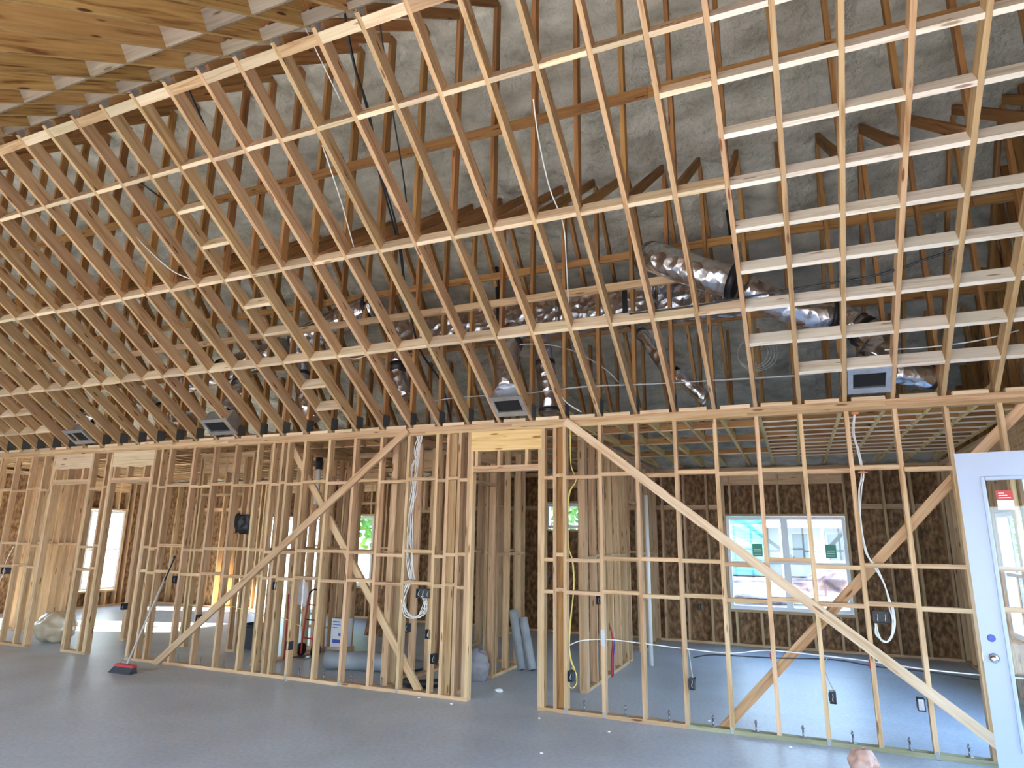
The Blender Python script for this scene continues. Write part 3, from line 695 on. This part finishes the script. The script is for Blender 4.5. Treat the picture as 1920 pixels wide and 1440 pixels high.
ebox(-2.27, .36, 'black outlet box with yellow cable right of the hall doorway')
ebox(.63, 1.10, 'two gang switch box with white loops on the right', 2)
ebox(-4.06, 1.10, 'three gang switch box full of white cables left of the hall', 3)
ebox(-3.90, .40, 'black outlet box low beside the stud pack left of the hall')
ebox(-8.09, 1.11, 'black switch box just right of the broom handle')
ebox(-5.985, .39, 'blue grey outlet box low on the fourth stud left of the brace cross')
ebox(-7.56, .62, 'small dark outlet box just above the left brace')
ebox(-11.95, 1.11, 'dark switch box at the left picture edge', 2)
ebox(-6.28, 1.10, 'dark switch box under the blocking left of the plastic wrap')
ebox(-4.46, .66, 'dark outlet box left of the stud with the cable bundle', y=.3)
ebox(-3.98, .66, 'small brown outlet box on the stud right of the cable loops')
ebox(-10.37, .55, 'dark outlet box seen through the second left door opening', y=1.0)
ebox(-2.36, 1.0, 'dark switch box on the hall side wall of the right room', y=1.42)
ebox(-1.7, .60, 'dark outlet box low on the rear wall left of the big window', y=5.56)
ebox(-3.4, 1.2, 'dark switch box deep inside the hall', y=2.3)
multi('nail_plate', STEEL, [(TX(1)-.02, TX(1)+.02, -.003, -.0005, .68, .84)], wb)
tag(link('fire_foam', lump_mesh(.035, .025, .016, 3), ORANGE), 'orange foam dab around the cables at the top plate', 'foam').location = (.60, .05, 2.955)
tag(link('fire_foam', lump_mesh(.04, .025, .012, 5), ORANGE), 'orange foam dab around the cables at the high blocking', 'foam').location = (.61, .05, 2.39)

for k, lb in ((3, 'red foam dab on the stud left of the big window where the cable passes'), (5, 'red foam dab on the stud under the middle of the big window'), (7, 'red foam dab on the stud below the two gang switch box')):
    o = tag(link('fire_foam', lump_mesh(.012, .02, .035, 40+k), RED), lb, 'foam'); o.location = (TX(k)-.022, .03, .70)
# ------------------------------------------------------------------ things on the floor
b = thing('broom', 'push broom with red head leaning on the studs by the second door', 'broom', (-8.06, -.60, 0))
tube('handle', mat('worn wooden handle', (.50, .46, .42), .5), [(0.0, .02, .09), (-.045, .56, 1.40)], .013, b, n=10)
tube('grip', BLACK, [(-.034, .44, 1.10), (-.046, .575, 1.43)], .015, b, n=10)
multi('head', RED, [(-.17, .17, -.03, .04, .065, .10)], b, .008)
bm = bmesh.new()
for j in range(3):
    for k in range(34):
        x = -.165+.01*k; y = -.02+.022*j
        vs = [bm.verts.new((x+dx, y+dy, .07)) for dx, dy in ((-.004, -.008), (.004, -.008), (.004, .008), (-.004, .008))]+[bm.verts.new((x*1.12+dx+jit(.004), y*2.2-.03+dy, .0)) for dx, dy in ((-.006, -.012), (.006, -.012), (.006, .012), (-.006, .012))]
        for f in ((0, 1, 5, 4), (1, 2, 6, 5), (2, 3, 7, 6), (3, 0, 4, 7), (4, 5, 6, 7)): bm.faces.new([vs[q] for q in f])
me = bpy.data.meshes.new('bristles'); bm.to_mesh(me); bm.free(); o = link('bristles', me, BRISTLE, b); o['kind'] = 'stuff'
tube('brace_rod', STEEL, [(-.12, 0, .1), (-.02, .06, .22)], .005, b, n=6)

o = tag(link('plastic_bundle', lump_mesh(.34, .28, .24, 4, .22, 1.9, 4, -.22), BAGM), 'round bundle in clouded plastic lying inside the left door opening', 'bundle'); o.location = (-11.28, .55, .225)
pb = tag(link('plastic_bag', lump_mesh(.105, .09, .115, 8, .24, 2.2, 4, -.08), PINKBAG), 'crumpled pinkish plastic bag standing on the slab in the foreground', 'bag'); pb.location = (.33, -.72, .085)
for k, (p, q, lb) in enumerate((((-3.47, 1.62, .06), (-3.665, 1.76, .78), 'grey wrapped roll leaning in the hall, the left one'), ((-3.34, 1.66, .06), (-3.535, 1.80, .68), 'grey wrapped roll leaning in the hall, the right one'))):
    t = thing('wrapped_roll', lb, 'roll'); P, Q = Vector(p), Vector(q)
    tube('wrap', GREYROLL, [P.lerp(Q, q_/6) for q_ in range(7)], .06, t, n=14, wob=.06); tube('core', BLACK, [P-(Q-P).normalized()*.004, P+(Q-P)*.002], .03, t, n=12)
t = thing('wrapped_roll', 'grey wrapped roll lying on the slab behind the stud wall', 'roll')
tube('wrap', GREYROLL, [(-5.95+.16*k, .75+.03*k+.02*math.sin(k*2), .125) for k in range(8)], .12, t, n=16, wob=.14)
link('loose_wrap', lump_mesh(.5, .22, .07, 33, .3, 2.2, 4, -.06), GREYROLL, t).location = (-5.2, 1.22, .065)
tag(tube('drain_pipe', BLACK, [(-4.45, .32, .055), (-4.22, .28, .055), (-4.02, .5, .055)], .05, n=14), 'black pipe end lying by the foot of the rear brace', 'pipe')
o = tag(link('mesh_sack', lump_mesh(.17, .09, .20, 12, .3, 1.8, 4, -.16), MESHBAG), 'grey mesh sack slumped against the hall studs', 'sack'); o.location = (-3.84, 1.02, .16)
o = tag(link('paper_scrap', lump_mesh(.05, .035, .025, 2, .5, 3, 2), PAPER), 'crumpled white paper scrap on the hall slab', 'paper'); o.location = (-3.32, .55, .022)
for k, (x, y, lb) in enumerate(((-4.0, -.10, 'tiny white scrap on the slab before the stud pack left of the hall'), (-2.5, -.30, 'tiny white scrap on the slab before the right hall jamb'), (-1.75, -.45, 'tiny white scrap on the slab before the first studs of the right room'), (-5.9, -.07, 'tiny white scrap beside the sill near the crossing of the left braces'), (-.2, -.20, 'tiny white scrap beside the sill below the big window'), (-3.55, -.18, 'tiny white scrap at the left edge of the hall doorway'), (-2.1, -1.3, 'tiny white scrap alone on the open slab in the foreground'), (-.95, .35, 'tiny white scrap on the slab just inside the right room'))):
    o = tag(link('paper_scrap', lump_mesh(.018, .012, .007, k+3, .5, 3, 1), PAPER), lb, 'debris', 'white scraps on the slab'); o.location = (x, y, .008)
bx = thing('carton', 'white printed carton standing behind the studs left of the brace', 'carton', (-6.42, 1.655, .17))
multi('carton_body', mat('white carton board', (.74, .75, .80), .7), [(-.12, .12, -.10, .10, -.04, .36)], bx, .004)
for k, (a, b_, u, v) in enumerate(((-.09, .03, .31, .325), (-.09, .05, .27, .28), (-.09, .0, .23, .24), (-.08, .06, .02, .07), (.02, .08, .12, .16))):
    multi('print_mark', BLUEP, [(a, b_, -.1025, -.1005, u, v)], bx)
multi('carton_flap', mat('brown board', (.45, .32, .20), .8), [(-.12, .12, -.10, .02, .361, .366)], bx)
multi('stand_block', STUD, [(-.16, .16, -.12, .12, -.165, -.04)], bx)
ht = thing('hand_truck', 'red and black upright hand truck behind the studs', 'hand truck', (-6.78, 1.32, 0))
ht.scale = (.8, .8, .85)
for s in (-.12, .12): tube('rail', RED, [(s, 0, .05), (s, .05, .6), (s, .10, 1.02)], .016, ht, n=8, sub=3)
for z in (.3, .6, .85): tube('crossbar', RED if z != .6 else BLACK, [(-.12, .03+.08*z, z), (.12, .03+.08*z, z)], .012, ht, n=8)
tube('handle', BLACK, [(-.12, .10, 1.02), (-.06, .12, 1.1), (.06, .12, 1.1), (.12, .10, 1.02)], .016, ht, n=8, sub=3)
for s in (-.17, .17): tube('wheel', BLACK, [(s-.03, .06, .11), (s+.03, .06, .11)], .11, ht, n=18)
multi('toe_plate', STEEL, [(-.17, .17, -.20, .0, .008, .02)], ht)
tb = thing('storage_bin', 'dark grey open bin on the slab behind the left diagonal brace', 'bin', (-8.05, 1.62, 0))
multi('bin_body', BRISTLE, [(-.24, .24, -.16, -.14, 0, .34), (-.24, .24, .14, .16, 0, .34), (-.24, -.22, -.14, .14, 0, .34), (.22, .24, -.14, .14, 0, .34), (-.22, .22, -.14, .14, 0, .02)], tb)
multi('bin_rim', BLACK, [(-.26, .26, -.18, -.16, .31, .35), (-.26, .26, .16, .18, .31, .35), (-.26, -.24, -.16, .16, .31, .35), (.24, .26, -.16, .16, .31, .35)], tb)
def sheet(name, m, w, h, label, cat, loc, seed=0, rz=0.):
    vs, fs = [], []; nx, nz = 10, 12
    for j in range(nz+1):
        for i in range(nx+1):
            u, v = i/nx-.5, j/nz-.5
            vs.append((u*w*(1-.25*(v < -.2)*abs(v)), .06*noise.noise(Vector((u*5, v*3, seed)))+.02*math.sin(u*18+seed), v*h+.05*noise.noise(Vector((u*4, seed, 1)))))
    for j in range(nz):
        for i in range(nx): a = j*(nx+1)+i; fs.append((a, a+1, a+nx+2, a+nx+1))
    me = bpy.data.meshes.new(name); me.from_pydata(vs, [], fs); me.polygons.foreach_set('use_smooth', [True]*len(fs))
    o = link(name, me, m); sm = o.modifiers.new('s', 'SOLIDIFY'); sm.thickness = .004
    o.location = loc; o.rotation_euler = (0, 0, rz); return tag(o, label, cat)
sheet('black_plastic', BLACK, .36, .30, 'black plastic sheet caught on the studs above the left brace', 'plastic sheet', (-8.03, 1.10, 1.90), 3)
sheet('plastic_wrap', CLEAR, .30, .34, 'clear plastic wrap hanging behind the blocking above the hand truck', 'plastic sheet', (-6.68, .95, .93), 7)
pn = thing('leaning_panel', 'dark board leaning low in the far room behind the brace cross', 'board', (-7.2, 3.6, 0))
board('panel', pn, OSB, (0, -.15, .42), (.75, -.15, .42), .02, .8, (0, .25, 1))
pv = tag(tube('drain_pipe', PVC, [(-2.06, 3.05, 0), (-2.06, 3.05, 2.4)], .03, n=12), 'tall white drain pipe standing at the end of the hall wall', 'pipe')
vp = thing('vent_pipe', 'grey vent pipe with black fitting high behind the left studs', 'pipe', (-6.62, 1.08, 0))
tube('pipe', PVC, [(0, 0, 2.2), (0, 0, 2.72)], .035, vp, n=12); tube('fitting', BLACK, [(0, 0, 2.72), (0, 0, 2.90)], .055, vp, n=12)
for k, (x, y, z0, z1, m, lb) in enumerate(((-2.36, 2.0, .25, .62, RED, 'red water pipe stub on the hall side wall'), (-2.37, 2.1, .2, .55, BLUEP, 'blue water pipe stub beside the red one on the hall side wall'), (-6.90, 1.0, .3, .9, RED, 'red water pipe behind the left stud pack'))):
    tag(tube('water_pipe', m, [(x, y, 0), (x, y, z0), (x+.03, y-.04, (z0+z1)/2), (x, y-.02, z1)], .011, n=8, sub=4), lb, 'pipe')

# ------------------------------------------------------------------ outside
def tree(x, y, h, r, seed, label):
    random.seed(seed)
    t = thing('tree', label, 'tree', (x, y, -.2), 'trees beyond the yard')
    tube('trunk', BARK, [(0, 0, 0), (.1, .05, h*.4), (0, .1, h*.7)], [.16, .12, .07], t, n=8)
    vs, fs = [], []
    for k in range(1500):
        d = Vector((random.gauss(0, 1), random.gauss(0, 1), random.gauss(0, 1))).normalized()*r*(.45+.6*random.random()**.5)
        c = Vector((d.x, d.y, h*.62+d.z*h*.42/r))
        a = Vector((random.gauss(0, 1), random.gauss(0, 1), random.gauss(0, 1))).normalized(); bb = a.orthogonal().normalized(); s = .22
        q = len(vs); vs += [c-a*s, c+bb*s*.5, c+a*s, c-bb*s*.5]; fs.append((q, q+1, q+2, q+3))
    me = bpy.data.meshes.new('foliage'); me.from_pydata(vs, [], fs); o = link('foliage', me, LEAF, t); o['kind'] = 'stuff'
tree(-8.3, 23.5, 9, 2.6, 1, 'bright green tree seen through the small high hall window')
tree(-16.5, 17, 8, 2.8, 2, 'green tree seen through the narrow rear window at the left')
tree(-8.2, 13.0, 10, 2.9, 61, 'added leafy shade tree just outside the small high hall window')  # added to cast shade on the yard outside the big window
tree(-10.5, 18.2, 10, 2.7, 62, 'added leafy shade tree behind the one outside the hall window')  # second added tree, carries the same yard shade further
tree(8.2, 24, 7, 2.2, 3, 'green tree at the right edge of the big window view')
tree(12, 16, 8, 2.6, 4, 'green tree seen through the glass of the white door')
tree(-21.5, 25, 9, 3.0, 5, 'tall green tree standing left behind the narrow rear window')
for k, (x, y) in enumerate(((-19.5, 9.2), (-24.5, 16.5), (-14.0, 30.5), (-28, 8.0))):  # added tree row that shades the rear yard from the sun
    tree(x, y, 12, 3.3, 30+k, ('added shade tree closest to the house in the left tree line', 'added shade tree in the middle of the left tree line', 'added shade tree far behind the narrow rear window', 'added shade tree at the outer end of the left tree line')[k])
random.seed(5)
hs = thing('neighbour_house', 'teal sided house with white porch seen through the big window', 'house', (-2.9, 33, -.2))
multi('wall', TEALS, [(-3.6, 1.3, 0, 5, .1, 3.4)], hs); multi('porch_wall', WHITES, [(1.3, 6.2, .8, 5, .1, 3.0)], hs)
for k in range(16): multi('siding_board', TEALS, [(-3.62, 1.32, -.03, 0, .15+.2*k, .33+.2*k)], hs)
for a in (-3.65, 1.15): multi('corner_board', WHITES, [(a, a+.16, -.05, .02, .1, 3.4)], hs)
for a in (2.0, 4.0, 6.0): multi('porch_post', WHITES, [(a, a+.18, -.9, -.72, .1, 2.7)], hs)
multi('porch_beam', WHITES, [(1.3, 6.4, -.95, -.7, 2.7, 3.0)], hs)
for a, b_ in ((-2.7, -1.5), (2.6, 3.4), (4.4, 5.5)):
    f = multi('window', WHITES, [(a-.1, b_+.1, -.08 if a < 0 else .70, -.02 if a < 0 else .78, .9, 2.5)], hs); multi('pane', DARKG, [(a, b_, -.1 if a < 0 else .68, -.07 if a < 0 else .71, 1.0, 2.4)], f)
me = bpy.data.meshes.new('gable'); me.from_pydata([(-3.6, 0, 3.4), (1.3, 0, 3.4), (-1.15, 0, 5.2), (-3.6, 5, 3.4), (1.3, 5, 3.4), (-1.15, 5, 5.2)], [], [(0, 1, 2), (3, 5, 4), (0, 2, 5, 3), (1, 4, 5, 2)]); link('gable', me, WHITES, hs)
board('roof', hs, ROOFM, (-2.3, 2.5, 4.45), (-2.29, 2.5, 4.45), .1, .1); board('roof', hs, ROOFM, (3.9, -1.0, 3.05), (3.9, 4.5, 4.6), 5.4, .12)
for k, (x, y, rx, ry, rz, lb) in enumerate(((-2.6, 17.5, 3.0, 1.8, .62, 'reddish dirt heap outside the left half of the big window'), (3.0, 22.0, 3.6, 2.0, .95, 'reddish dirt heap outside the right half of the big window'))):
    o = tag(link('dirt_heap', lump_mesh(rx, ry, rz, k+20, .25, 2.0, 4, -.05), DIRT), lb, 'dirt heap'); o.location = (x, y, -.14)
random.seed(9)
